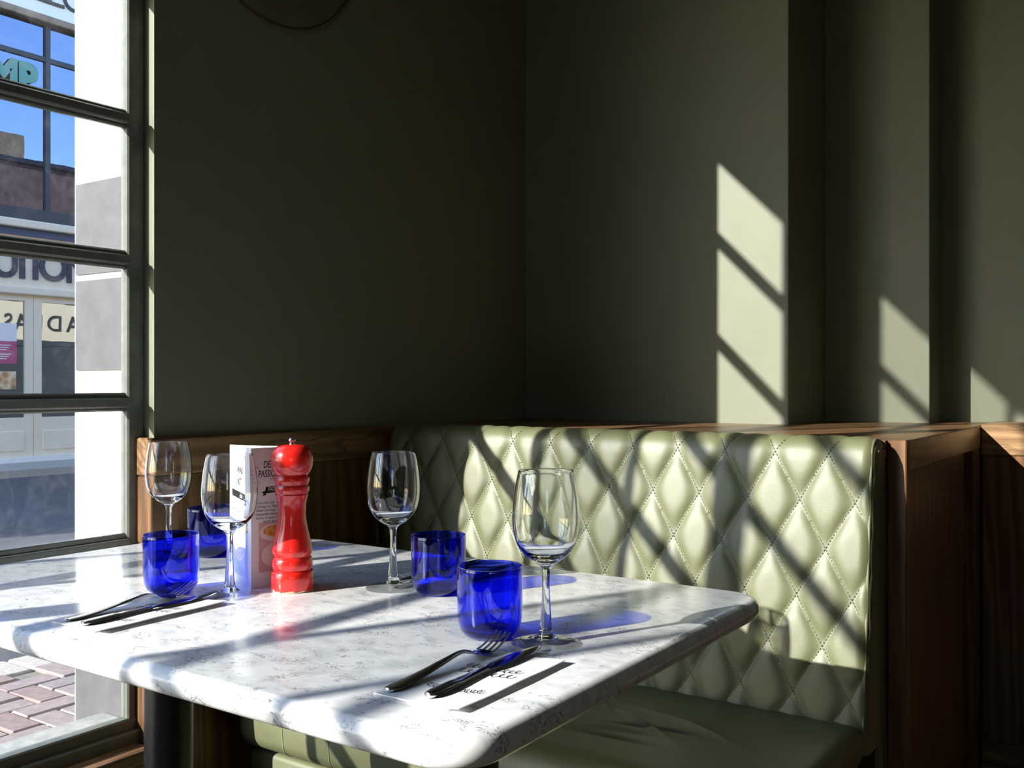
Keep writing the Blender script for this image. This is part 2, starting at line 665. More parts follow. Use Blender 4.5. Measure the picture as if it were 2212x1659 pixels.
def window(idx, ys, y_lo, y_hi, label):
    """ys: vertical mullion centres between the frame edges y_lo and y_hi"""
    f = MB()
    f.box(FX - 0.015, FX + 0.010, y_hi - 0.036, y_hi, SILL - 0.045, HEAD + 0.03, 0.003)
    f.box(FX - 0.015, FX + 0.006, y_lo, y_lo + 0.030, SILL - 0.045, HEAD + 0.03, 0.003)
    f.box(FX - 0.015, FX + 0.012, y_lo, y_hi, SILL - 0.05, SILL, 0.003)
    f.box(FX - 0.012, FX + 0.024, y_lo, y_hi, SILL - 0.05, SILL - 0.022, 0.003)
    f.box(FX - 0.015, FX + 0.010, y_lo, y_hi, HEAD - 0.01, HEAD + 0.03, 0.003)
    f.box(FX + 0.006, FX + 0.0105, y_hi - 0.012, y_hi, SILL - 0.02, HEAD + 0.02, 0.002)
    root = f.build('window_%d' % idx, 'steel_paint')
    structure(root, label, 'window')
    for yc in ys:
        MB().box(FX - 0.008, FX + 0.010, yc - 0.011, yc + 0.011, SILL, HEAD, 0.002).build('mullion', 'steel_paint', root)
    edges = [y_lo + 0.030] + list(ys) + [y_hi - 0.036]
    for z in ZS[1:-1]:
        b = MB()
        b.box(FX - 0.010, FX + 0.004, y_lo + 0.02, y_hi - 0.02, z - 0.018, z + 0.018, 0.003)
        b.box(FX + 0.003, FX + 0.018, y_lo + 0.02, y_hi - 0.034, z - 0.011, z + 0.008, 0.003)
        b.build('muntin', 'steel_paint', root)
    for a, b_ in zip(edges, edges[1:]):
        for z0, z1 in zip(ZS, ZS[1:]):
            MB().box(FX - 0.0045, FX - 0.0015, a, b_, z0, z1).build('pane', 'window_glass', root)
    return root


window(1, [0.71, 0.215], -0.25, JAMB, 'tall steel framed window beside the marble table')
window(2, [-0.925, -1.43], -1.94, -0.25, 'steel framed window nearer the viewer than the marble table')
window(3, [-2.45, -2.90], -3.30, -2.01, 'steel framed window at the end of the room behind the viewer')
# window added in the wall behind the viewer as fill light for the room
f = MB()
for x in (2.6, 3.18, 3.76):
    f.box(x, x + 0.04, -4.12, -4.08, 0.9, 2.3, 0.003)
for z in (0.9, 1.58, 2.26):
    f.box(2.6, 3.8, -4.115, -4.085, z, z + 0.04, 0.003)
o = structure(f.build('window_4', 'steel_paint'), 'small window added behind the viewer for fill light', 'window')
for a, b_ in ((2.64, 3.18), (3.22, 3.76)):
    for z0, z1 in ((0.94, 1.58), (1.62, 2.26)):
        MB().box(a, b_, -4.1015, -4.0985, z0, z1).build('pane', 'window_glass', o)
structure(MB().box(FX - 0.018, FX + 0.014, -0.30, -0.20, SILL - 0.05, HEAD, 0.003).build('trim_1', 'steel_paint'), 'steel post between two windows', 'post')
structure(MB().box(FX - 0.03, WX, -2.01, -1.94, 0, 3.0).box(FX - 0.03, WX, -3.46, -3.30, 0, 3.0).build('trim_2', 'wall_paint'), 'painted piers between the windows behind the viewer', 'pier')
# inside wooden sill
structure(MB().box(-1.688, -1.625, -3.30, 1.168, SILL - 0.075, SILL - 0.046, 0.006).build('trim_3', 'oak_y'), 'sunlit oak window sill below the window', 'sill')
# lower panelling under the window
m = MB().box(-1.679, -1.660, -3.3, 1.168, 0.0, SILL - 0.076)
o = m.build('trim_4', 'oak_z')
structure(o, 'dark oak panelling under the window sill', 'panelling')
MB().box(-1.66, -1.645, -3.3, 1.168, SILL - 0.17, SILL - 0.0765, 0.003).build('rail', 'oak_y', o)
for i in range(9):
    y = 1.10 - i * 0.5
    MB().box(-1.66, -1.645, y - 0.04, y + 0.04, 0.12, SILL - 0.17, 0.003).build('stile', 'oak_z', o)

# outside reveal, sill and pier (white painted masonry with thin dark panels standing in for shadow)
root = MB().box(-1.905, -1.718, 1.174, 1.62, -0.02, 3.1, 0.004).build('wall_outside', 'stone_white')
structure(root, 'white painted masonry pier outside the window', 'pier')
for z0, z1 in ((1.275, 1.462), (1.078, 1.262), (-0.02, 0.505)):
    MB().box(-1.893, -1.735, 1.1700, 1.1745, z0, z1).build('panel', 'pier_shade', root)  # thin dark panel standing in for shadow, not a real inset
structure(MB().box(-1.795, -1.716, -3.3, 1.17, SILL - 0.10, SILL - 0.010, 0.004).build('trim_5', 'stone_sill'), 'grey stone sill outside the window', 'sill')

# ---- oak panelling on the window wall (right of the window)
o = MB().box(WX, WX + 0.004, 1.171, 2.5, 0.0, LEDGE - 0.02).build('trim_6', 'oak_z')
structure(o, 'dark oak wall panelling between the window and the booth', 'panelling')
MB().box(-1.70, -1.638, 1.170, 2.5, LEDGE - 0.074, LEDGE, 0.003).build('rail', 'oak_y', o)
MB().box(-1.70, -1.640, 1.1712, 1.235, 0.0, LEDGE - 0.075, 0.002).build('stile', 'oak_z', o)
for y in (1.53, 1.86, 2.2):
    MB().box(WX, -1.640, y - 0.045, y + 0.045, 0.0, LEDGE - 0.0745, 0.003).build('stile', 'oak_z', o)
for a, b in ((1.236, 1.484), (1.576, 1.814)):
    MB().box(WX + 0.003, -1.650, a, b, 0.02, LEDGE - 0.0745, 0.002).build('panel', 'oak_z', o)

# ---- boxed ledge behind the booth and its end panel
PX = -0.420
o = MB().box(-1.638, -0.4525, 1.885, 2.50, LEDGE - 0.03, LEDGE).box(-0.4525, PX - 0.004, 1.930, 2.50, LEDGE - 0.03, LEDGE).box(-0.838, PX - 0.004, 2.5, 2.81, LEDGE - 0.03, LEDGE).box(-0.557, PX - 0.004, 2.81, 2.97, LEDGE - 0.03, LEDGE).build('trim_7', 'oak_x')
structure(o, 'oak boxed ledge behind the booth with a panelled end', 'ledge')
MB().box(-0.452, PX + 0.002, 1.900, 1.930, 0.0, LEDGE + 0.001, 0.002).build('post', 'oak_z', o)
MB().box(-0.450, PX, 1.930, 2.720, LEDGE - 0.058, LEDGE - 0.0005, 0.002).build('end_rail', 'oak_lit_y', o)
MB().box(-0.450, PX - 0.010, 1.930, 2.545, 0.0, LEDGE - 0.0585).build('end_panel', 'oak_z', o)
MB().box(-0.450, PX - 0.001, 2.620, 2.720, 0.0, LEDGE - 0.0585, 0.002).build('stile', 'oak_z', o)
MB().box(-0.475, -0.462, 2.545, 2.620, 0.0, LEDGE - 0.0585).build('recess_panel', 'oak_z', o)
MB().box(-1.63, -0.4525, 1.895, 1.905, 0.0, LEDGE - 0.03).build('backboard', 'oak_z', o)
MB().box(-0.450, PX + 0.008, 1.931, 2.712, 0.0, 0.075, 0.004).build('skirting', 'oak_y', o)

# ---- panelling on the back wall right of the booth
o = MB().box(PX + 0.001, 3.9, 2.738, 2.972, 0.0, LEDGE - 0.001).build('trim_8', 'oak_z')
structure(o, 'oak panelling on the back wall right of the booth', 'panelling')
MB().box(PX, 3.9, 2.720, 2.971, LEDGE - 0.074, LEDGE + 0.003, 0.003).build('rail', 'oak_lit_x', o)
MB().box(PX + 0.001, 3.9, 2.715, 2.74, 0.0, 0.15, 0.004).build('skirting', 'oak_x', o)
for i in range(7):
    x = -0.365 + i * 0.52
    MB().box(x - 0.053, x + 0.053, 2.722, 2.74, 0.15, LEDGE - 0.0745, 0.003).build('stile', 'oak_z', o)
    MB().box(x + 0.075, x + 0.445, 2.730, 2.74, 0.17, LEDGE - 0.095, 0.004).build('panel', 'oak_z', o)

# ================================================================== STREET
structure(MB().box(-11.8, -3.70, -25, 60, -0.30, -0.10).build('road', 'asphalt'), 'grey asphalt road outside the window', 'road')
structure(MB().box(-3.93, -3.85, -25, 60, -0.0995, -0.097).build('road_line', 'yellow_paint'), 'yellow line painted along the road edge', 'road line')
kb = MB().box(-3.70, -3.50, -25, 0.2, -0.3, 0.0, 0.01).box(-3.70, -3.50, 4.7, 60, -0.3, 0.0, 0.01).build('kerb', 'kerb_stone')
structure(kb, 'pale stone kerb between the road and the brick pavement', 'kerb')
for i in range(5):
    MB().box(-3.70, -3.50, 0.2 + i * 0.9 + 0.004, 1.1 + i * 0.9 - 0.004, -0.3, 0.0, 0.012).build('kerb_stone', 'kerb_stone', kb)
pv = MB().box(-3.50, -1.76, -25, 60, -0.30, -0.012).build('pavement', 'joint_sand')
structure(pv, 'block paved pavement in herringbone outside the window', 'pavement')
L_, W_ = 0.205, 0.1025
bmesh_cache = {}
for mt in ('paving_pink', 'paving_grey', 'paving_red'):
    bmesh_cache[mt] = MB().box(-L_ / 2 + 0.004, L_ / 2 - 0.004, -W_ / 2 + 0.004, W_ / 2 - 0.004, -0.05, 0.0, 0.005).mesh('brick', mt)
cnt = 0
rot45 = 0.0
ca, sa = math.cos(rot45), math.sin(rot45)
cands = []
for i in range(-60, 60):
    for j in range(-60, 60):
        k = (i - j) % 4
        # herringbone on a W_ grid: horizontal brick starts where (i-j)%4==0, vertical where ==2 (two cells up)
        if k == 0:
            cx, cy_, rz = (i + 1.0) * W_, (j + 0.5) * W_, 0.0
        elif k == 3:
            cx, cy_, rz = (i + 0.5) * W_, (j + 1.0) * W_, PI / 2
        else:
            continue
        x = ca * cx - sa * cy_ - 2.7
        y = sa * cx + ca * cy_ + 2.0
        if -3.47 < x < -1.98 and 1.0 < y < 3.3:
            cands.append((x, y, rz + rot45))
cands.sort(key=lambda t: (t[0] + 1.9) ** 2 + (t[1] - 1.6) ** 2)
for x, y, rz in cands[:290]:
    mt = random.choice(('paving_pink', 'paving_pink', 'paving_grey', 'paving_red'))
    b = bpy.data.objects.new('brick', bmesh_cache[mt])
    b.location = (x, y, random.uniform(-0.003, 0.002))
    b.rotation_euler = (random.uniform(-.006, .006), random.uniform(-.006, .006), rz + random.uniform(-.01, .01))
    link(b, pv)
structure(MB().box(-12.87, -11.8, -25, 60, -0.30, 0.0, 0.01).build('far_pavement', 'kerb_stone'), 'pale pavement on the far side of the street', 'pavement')

# ---- shop across the street
FXP = -12.87
shop = empty('shop_building', (FXP, 7.3, 0))


def sbox(name, mat, x0, x1, y0, y1, z0, z1, parent=shop, bevel=0.0):
    o = MB().box(x0 - FXP, x1 - FXP, y0 - 7.3, y1 - 7.3, z0, z1, bevel).build(name, mat)
    o.parent = parent
    return o


sbox('wall', 'shop_cream', FXP - 4, FXP - 0.10, -8, 18, 0, 7.4)
sbox('base_plinth', 'shop_white', FXP - 0.10, FXP + 0.04, 2.0, 13, 0.0, 0.07)
sbox('fascia', 'shop_cream', FXP - 0.10, FXP + 0.02, 2.0, 13, 2.36, 3.04)
sbox('fascia_moulding', 'shop_cream', FXP - 0.10, FXP + 0.07, 2.0, 13, 2.25, 2.36, shop, 0.02)
sbox('navy_band', 'shop_navy', FXP - 0.10, FXP + 0.05, 2.0, 13, 3.04, 3.14)
sbox('cornice', 'shop_cream', FXP - 0.10, FXP + 0.12, 2.0, 13, 3.14, 3.25, shop, 0.02)
sbox('window_sill', 'shop_dark', FXP - 0.10, FXP + 0.03, 2.0, 13, 3.25, 3.42)
sbox('moulding', 'moulding_brown', FXP - 0.10, FXP + 0.10, 2.0, 13, 5.98, 6.08, shop, 0.02)
sbox('top_fascia', 'shop_white', FXP - 0.10, FXP + 0.04, 2.0, 13, 6.08, 7.4)
for i in range(-5, 6):
    yc = 7.342 + 0.765 * i
    leaf = sbox('door_leaf', 'shop_cream', FXP - 0.05, FXP + 0.0, yc + 0.004, yc + 0.761, 0.0705, 0.60)
    sbox('door_panel', 'shop_cream', FXP - 0.02, FXP + 0.012, yc + 0.13, yc + 0.635, 0.15, 0.42, leaf, 0.01)
    sbox('door_stile', 'shop_cream', FXP - 0.05, FXP + 0.0, yc + 0.004, yc + 0.117, 0.60, 2.25)
    sbox('door_stile', 'shop_cream', FXP - 0.05, FXP + 0.0, yc + 0.648, yc + 0.761, 0.60, 2.25)
    sbox('door_rail', 'shop_cream', FXP - 0.05, FXP + 0.0, yc + 0.1175, yc + 0.6475, 2.165, 2.25)
    sbox('pane', 'shop_glass', FXP - 0.03, FXP - 0.025, yc + 0.117, yc + 0.648, 0.60, 2.165)
for i in range(-5, 5):
    yc = 7.552 + 1.05 * i
    if yc + 1.05 > 13:
        break
    w_ = sbox('window', 'shop_dark', FXP - 0.06, FXP + 0.0, yc - 0.035, yc + 0.035, 3.42, 5.98)
    sbox('glazing_bar', 'shop_dark', FXP - 0.05, FXP - 0.005, yc + 0.0355, yc + 1.0145, 5.47, 5.535, w_)
    sbox('pane', 'sky_glass', FXP - 0.04, FXP - 0.035, yc + 0.035, yc + 1.015, 3.42, 5.98, w_)


def letter_row(items, parent, x, z, size, mat, face=1, squeeze=1.0, bold=0.0, org=(0, 0, 0)):
    for ch, yc in items:
        me = text_mesh(ch, size, mat, 0.01, 'CENTER', 0, bold, 1.0, squeeze)
        R = Matrix.Rotation(face * PI / 2, 4, 'Z') @ Matrix.Rotation(PI / 2, 4, 'X')
        put_mesh('letter', me, Matrix.Translation((x - org[0], yc - org[1], z - org[2])) @ R, parent)


so = (FXP, 7.3, 0)
letter_row([('U', 6.94), ('T', 7.17), ('I', 7.355), ('O', 7.61), ('N', 7.985)], shop, FXP + 0.03, 2.475, 0.56, 'letter_navy', 1, 0.95, 0.012, so)
letter_row([('Z', 7.36), ('Z', 7.62), ('O', 7.90)], shop, FXP + 0.05, 6.26, 0.50, 'letter_black', 1, 0.9, 0.0, so)
letter_row([('M', 6.93), ('P', 7.26)], shop, FXP + 0.0, 4.98, 0.56, 'letter_green', 1, 0.9, 0.03, so)
p_ = sbox('poster', 'poster_pink', FXP - 0.02, FXP - 0.015, 6.68, 7.12, 1.32, 1.62)
sbox('poster_top', 'poster_white', FXP - 0.02, FXP - 0.0151, 6.68, 7.12, 1.62, 1.86, p_)
for i, zz in enumerate((1.56, 1.53, 1.50, 1.44, 1.41, 1.38)):
    sbox('print_line', 'poster_white', FXP - 0.02, FXP - 0.014, 6.80, 7.04 - 0.03 * (i % 3), zz, zz + 0.012, p_)
sbox('flower_picture', 'print_flower', FXP - 0.02, FXP - 0.015, 6.68, 7.11, 0.98, 1.22)
tag(shop, 'cream shop front with black letters and large upper windows across the street', 'shop')

# the block we sit in, as seen from the street (mirrored in the shop's windows)
fb = MB().box(-1.90, -1.70, -25, 45, 3.12, 6.6).build('wall_street', 'facade_brick')
structure(fb, 'dark brick upper storey of this building along the street', 'wall')
MB().box(-1.90, -0.2, 12.3, 13.4, 6.6, 7.25).build('chimney', 'chimney_brick', fb)
MB().box(-1.95, -1.905, 1.7, 45, 2.15, 3.1).build('fascia', 'shop_cream', fb)
MB().box(-1.96, -1.905, 1.7, 45, 2.02, 2.15).build('fascia_band', 'shop_dark', fb)
MB().box(-1.93, -1.906, 1.7, 45, 0.0, 2.02).build('shop_front', 'shop_dark', fb)
MB().box(-2.0, -1.60, -25, 45, 6.55, 6.66).build('coping', 'shop_dark', fb)
letter_row([('A', 14.65), ('D', 14.15), ('I', 13.78), ('A', 13.29), ('S', 12.93)], fb, -1.955, 2.40, 0.58, 'letter_black', -1, 0.95, 0.004)

# ================================================================== BOOTH BENCH
bench = empty('booth_bench', (-1.04, 1.80, 0))
tag(bench, 'olive leather booth bench with diamond quilted back behind the table', 'bench')
BO = Vector((-1.04, 1.80, 0))
X0, X1 = -1.612, -0.4525
QX, QZ = 0.1005, 0.174
qx0 = -0.738
# profile of the back: arc length s -> (y, z, ny, nz)
prof = []
z_lo, z_hi = 0.40, 0.919
y_lo, y_hi = 1.762, 1.822
n1 = 110
nl = math.hypot(z_hi - z_lo, y_hi - y_lo)
ny, nz = -(z_hi - z_lo) / nl, (y_hi - y_lo) / nl
s_acc = 0.0
for i in range(n1 + 1):
    t = i / n1
    prof.append((y_lo + (y_hi - y_lo) * t, z_lo + (z_hi - z_lo) * t, ny, nz, nl * t))
s_acc = nl
R = 0.036
cyc, czc = y_hi - ny * R, z_hi - nz * R
a0 = math.atan2(nz, ny)
for i in range(1, 41):
    a = a0 - (a0 - PI / 2) * i / 40 * 1.05
    prof.append((cyc + R * math.cos(a), czc + R * math.sin(a), math.cos(a), math.sin(a), s_acc + R * abs(a - a0)))
last = prof[-1]
for i in range(1, 8):
    prof.append((last[0] + 0.005 * i, last[1] - 0.0008 * i, 0, 1, last[4] + 0.005 * i))
S0 = nl * (0.922 - z_lo) / (z_hi - z_lo)


def puff(x, s):
    a = (x - qx0) / QX + (s - S0) / QZ
    b = (x - qx0) / QX - (s - S0) / QZ
    va = abs(math.sin(PI * a))
    vb = abs(math.sin(PI * b))
    q = 1.0 - (1.0 - va * vb) ** 2.7
    top = max(0.0, min(1.0, (s - nl + 0.01) / 0.05))
    return 0.0092 * q * (1.0 - 0.6 * top)


NX = 300


def edge_round(x):
    d = min(X1 - x, x - X0)
    r = 0.018
    return 0.0 if d >= r else r - math.sqrt(max(0.0, r * r - (r - d) ** 2))


b = MB()
xs = [X0 + (X1 - X0) * i / NX for i in range(NX + 1)]
cols = []
for x in xs:
    col = []
    for (y, z, n_y, n_z, s) in prof:
        fade = min(1.0, (min(X1 - x, x - X0)) / 0.02)
        d = puff(x, s) * fade - edge_round(x)
        col.append(b.bm.verts.new((x - BO.x, y + n_y * d - BO.y, z + n_z * d)))
    cols.append(col)
for i in range(NX):
    for j in range(len(prof) - 1):
        b.bm.faces.new((cols[i][j], cols[i + 1][j], cols[i + 1][j + 1], cols[i][j + 1]))
# closed sides and back
for col, x in ((cols[0], X0), (cols[-1], X1)):
    bk = [b.bm.verts.new((x - BO.x, 1.885 - BO.y, min(v.co.z, 0.945))) for v in col]
    for j in range(len(col) - 1):
        b.bm.faces.new((col[j], col[j + 1], bk[j + 1], bk[j]))
back = b.build('backrest', 'leather', bench, 40)

# stitches along the quilting
st = MB()
dash, gap = 0.0042, 0.0068


def surf(x, s):
    if s <= nl:
        t = s / nl
        y, z, n_y, n_z = y_lo + (y_hi - y_lo) * t, z_lo + (z_hi - z_lo) * t, ny, nz
    else:
        a = a0 - (s - nl) / R * (1 if a0 > PI / 2 else -1)
        y, z, n_y, n_z = cyc + R * math.cos(a), czc + R * math.sin(a), math.cos(a), math.sin(a)
    return Vector((x, y, z)), Vector((0, n_y, n_z))


dl = math.hypot(QX, QZ)
for sign in (1, -1):
    for k in range(-14, 14):
        # line (x-qx0)/QX + sign*(s-S0)/QZ = k
        s = 0.06
        while s < nl + 0.03:
            x = qx0 + QX * (k - sign * (s - S0) / QZ)
            if X0 + 0.02 < x < X1 - 0.02:
                p, n_ = surf(x, s)
                p2, _ = surf(x - sign * QX * 0.01, s + QZ * 0.01)
                d = (p2 - p).normalized()
                sd = d.cross(n_).normalized()
                q = p + n_ * 0.0014 - BO
                vs_ = []
                for (u, v) in ((-1, -1), (1, -1), (1, 1), (-1, 1)):
                    vs_.append(st.bm.verts.new(q + d * (u * dash / 2) + sd * (v * 0.00055)))
                top = [st.bm.verts.new(v.co + n_ * 0.0006) for v in vs_]
                st.bm.faces.new(top)
                for i in range(4):
                    st.bm.faces.new((vs_[i], vs_[(i + 1) % 4], top[(i + 1) % 4], top[i]))
            s += gap * QZ / dl
so_ = st.build('stitching', 'stitch_thread', bench)
so_['kind'] = 'stuff'
# piping down the right hand edge
pts = []
for (y, z, n_y, n_z, s) in prof[::5]:
    pts.append((X1 - 0.009 - BO.x, y + n_y * -0.003 - BO.y, z + n_z * -0.003))
MB().tube(pts, 0.0032, 8).build('piping', 'leather', bench, 60)

# seat cushion: rounded slab with a soft crease
SY0, SY1, SZ = 1.352, 1.775, 0.452


def seat_z(x, y):
    d = 0.0
    u = (x + 0.78) / 0.30
    v = (y - 1.56) / 0.10
    d += 0.006 * math.exp(-(u * u * 2 + v * v)) * -1
    # creases running out from the middle
    for (cx, cyy, ang, ln, wd, hh) in ((-0.80, 1.57, -0.5, 0.08, 0.0060, 0.0080), (-0.75, 1.555, 0.15, 0.09, 0.0070, -0.0085), (-0.82, 1.50, 0.25, 0.08, 0.0065, 0.0070), (-0.88, 1.62, -0.9, 0.07, 0.0070, -0.0050), (-0.72, 1.60, -0.35, 0.10, 0.0080, 0.0065), (-0.80, 1.47, 0.05, 0.09, 0.0070, -0.0055)):
        ddx, ddy = x - cx, y - cyy
        l1 = ddx * math.cos(ang) + ddy * math.sin(ang)
        l2 = -ddx * math.sin(ang) + ddy * math.cos(ang) + 0.9 * l1 * l1
        d += hh * math.exp(-(l1 / ln) ** 2 - (l2 / wd) ** 2)
    return d


def seat_fn(u, v):
    x0, x1 = X0 + 0.001, X1 - 0.002
    x = x0 + (x1 - x0) * u
    # profile: back bottom -> top -> front roll -> bottom front
    path = seat_path
    t = v * (len(path) - 1)
    i = min(int(t), len(path) - 2)
    f = t - i
    y = path[i][0] * (1 - f) + path[i + 1][0] * f
    z = path[i][1] * (1 - f) + path[i + 1][1] * f
    e = min(x1 - x, x - x0)
    rr = 0.03
    drop = 0.0 if e >= rr else rr - math.sqrt(max(0, rr * rr - (rr - e) ** 2))
    if z > 0.40:
        z -= drop
        z += seat_z(x, y) if y > SY0 + 0.05 else 0
    cyv, czv = 1.56, 0.37
    if y < SY0 + 0.02:
        y += drop * 0.5
    return (x - BO.x, y - BO.y, z)


seat_path = []
for i in range(121):
    t = i / 120
    y = SY1 - t * (SY1 - SY0 - 0.05)
    z = SZ - 0.018 + 0.018 * math.sin(PI * min(1, t * 1.0 + 0.25)) ** 0.7 if t < 0.25 else SZ + 0.006 * math.sin(PI * (t - 0.25) / 0.75)
    seat_path.append((y, z))
for i in range(1, 15):
    a = PI / 2 * i / 14
    seat_path.append((SY0 + 0.05 - 0.05 * math.sin(a), SZ - 0.05 + 0.05 * math.cos(a)))
for i in range(1, 8):
    seat_path.append((SY0 + 0.002 * math.sin(PI * i / 7) * -1, SZ - 0.05 - 0.065 * i / 7))
for i in range(1, 11):
    a = PI / 2 * i / 10
    seat_path.append((SY0 + 0.035 - 0.035 * math.cos(a), SZ - 0.115 - 0.035 * math.sin(a)))
b = MB()
b.grid(seat_fn, 330, (len(seat_path) - 1))
seat = b.build('seat_cushion', 'leather', bench, 50)
# end border of the seat cushion
ol = [(y - BO.y, z) for y, z in seat_path]
b = MB()
va = [b.bm.verts.new((X1 - 0.002 - BO.x, y, z - (0.028 if z > 0.40 else 0))) for y, z in ol]
b.bm.faces.new(va)
b.build('cushion_side', 'leather', bench)
# two stitched seams down the front of the cushion
for xs_ in (-1.472, -1.345):
    pts = [(xs_ - BO.x, y - BO.y - 0.0006, z) for y, z in seat_path[132:]]
    MB().tube(pts, 0.0008, 6).build('seam', 'seam_thread', seat)
# upholstered base with a small roll at the top
b = MB()
b.box(X0 + 0.002 - BO.x, X1 - 0.02 - BO.x, 1.385 - BO.y, 1.88 - BO.y, 0.0, 0.292, 0.012)
b.build('base', 'leather', bench, 40)
# side shell right of the seat
MB().box(X1 - 0.006 - BO.x, X1 + 0.0002 - BO.x, 1.84 - BO.y, 1.871 - BO.y, 0.0, 0.93).build('end_board', 'leather', bench)

# ================================================================== TABLE
TZ = 0.75
tx0, tx1, ty0, ty1 = -1.632, -0.484, 0.643, 1.367
tc_ = ((tx0 + tx1) / 2, (ty0 + ty1) / 2)
table = empty('dining_table', (tc_[0], tc_[1], 0))
tag(table, 'white speckled marble dining table on two black metal legs', 'table')


def rounded_rect(hx, hy, r, seg=10):
    pts = []
    for sx, sy, a in ((1, 1, 0), (-1, 1, PI / 2), (-1, -1, PI), (1, -1, 3 * PI / 2)):
        for i in range(seg + 1):
            t = a + PI / 2 * i / seg
            pts.append((sx * (hx - r) + r * math.cos(t), sy * (hy - r) + r * math.sin(t)))
    return pts


b = MB()
hx, hy = (tx1 - tx0) / 2, (ty1 - ty0) / 2
th_ = 0.030
rings = []
nb = 10
for i in range(nb + 1):
    a = PI / 2 - PI * i / nb
    inset = (th_ / 2) * (1 - math.cos(a)) * 0.9
    z = TZ - th_ / 2 + th_ / 2 * math.sin(a)
    pts = rounded_rect(hx - inset, hy - inset, 0.058 - inset)
    rings.append([b.bm.verts.new((x, y, z)) for x, y in pts])
for r1, r2 in zip(rings, rings[1:]):
    n = len(r1)
    for i in range(n):
        b.bm.faces.new((r1[i], r1[(i + 1) % n], r2[(i + 1) % n], r2[i]))
b.bm.faces.new(rings[0])
b.bm.faces.new(rings[-1][::-1])
b.build('tabletop', 'marble', table, 50)
for lx in (-1.362, -0.752):
    dx = lx - tc_[0]
    leg = MB().lathe([(0.0, 0.03), (0.038, 0.03), (0.038, TZ - th_ - 0.006), (0.0, TZ - th_ - 0.006)], 40, (dx, 0)).build('leg', 'black_metal', table, 40)
    MB().lathe([(0.0, 0.0), (0.21, 0.0), (0.215, 0.006), (0.205, 0.014), (0.06, 0.03), (0, 0.031)], 48, (dx, 0)).build('foot_plate', 'black_metal', leg, 40)
    MB().box(dx - 0.12, dx + 0.12, -0.12, 0.12, TZ - th_ - 0.007, TZ - th_ - 0.0005).build('top_plate', 'black_metal', leg)

# ================================================================== WINE GLASSES
outer = [(0.0055, 0.0885), (0.0085, 0.0915), (0.013, 0.0945), (0.020, 0.0990), (0.0275, 0.1060), (0.0335, 0.1150), (0.0368, 0.1250), (0.0386, 0.1370), (0.0390, 0.1480), (0.0383, 0.1600), (0.0368, 0.1740), (0.0345, 0.1880), (0.0320, 0.1995)]


def catmull(pts, n=4):
    res = []
    for i in range(len(pts) - 1):
        p0 = pts[max(i - 1, 0)]
        p1, p2 = pts[i], pts[i + 1]
        p3 = pts[min(i + 2, len(pts) - 1)]
        for k in range(n):
            t = k / n
            q = []
            for a in range(2):
                q.append(0.5 * (2 * p1[a] + (p2[a] - p0[a]) * t + (2 * p0[a] - 5 * p1[a] + 4 * p2[a] - p3[a]) * t * t + (3 * p1[a] - p0[a] - 3 * p2[a] + p3[a]) * t ** 3))
            res.append(tuple(q))
    res.append(pts[-1])
    return res


oc = catmull(outer, 3)
inner = [(max(0.0, r - 0.0013 - 0.0022 * max(0.0, (0.116 - z) / 0.014)), z + 0.0006) for r, z in oc if z > 0.1035]
bowl_prof = [(0.0, 0.0932), (0.008, 0.0933)] + [p for p in oc if p[1] > 0.094] + [(0.0316, 0.2002), (0.0309, 0.2000)] + inner[::-1]
bowl_prof = bowl_prof + [(0.014, 0.1022), (0.007, 0.1008), (0.0, 0.1005)]
bowl_me = MB().lathe(bowl_prof, 56).mesh('bowl', 'clear_glass', 60)
stem_prof = [(0.0, 0.0930), (0.009, 0.0930), (0.0112, 0.0931), (0.0085, 0.0915), (0.0058, 0.0880), (0.0048, 0.082), (0.0044, 0.070), (0.0047, 0.055), (0.0055, 0.040), (0.0066, 0.026), (0.0078, 0.016), (0.0098, 0.0105), (0.0130, 0.0078), (0.0130, 0.0062), (0.0, 0.0060)]
stem_me = MB().lathe(catmull(stem_prof, 2), 40).mesh('stem', 'stem_glass', 60)
foot_prof = [(0.0, 0.0059), (0.0125, 0.0061), (0.0140, 0.0058), (0.026, 0.0034), (0.0375, 0.0024), (0.0385, 0.0014), (0.0375, 0.0004), (0.0, 0.0004)]
foot_me = MB().lathe(catmull(foot_prof, 2), 56).mesh('foot', 'foot_glass', 60)
for (x, y), lab in (((-1.450, 1.070), 'wine glass by the window end of the table behind the front tumbler'),
                    ((-1.116, 0.925), 'wine glass standing in front of the menu beside the red pepper mill'),
                    ((-0.958, 1.094), 'wine glass on the far side of the table right of the pepper mill'),
                    ((-0.606, 0.958), 'nearest wine glass, on the right, at the tip of the knife')):
    g = empty('wine_glass', (x, y, TZ))
    tag(g, lab, 'wine glass', 'wine glasses on the table')
    for nm, me in (('bowl', bowl_me), ('stem', stem_me), ('foot', foot_me)):
        link(bpy.data.objects.new(nm, me), g)

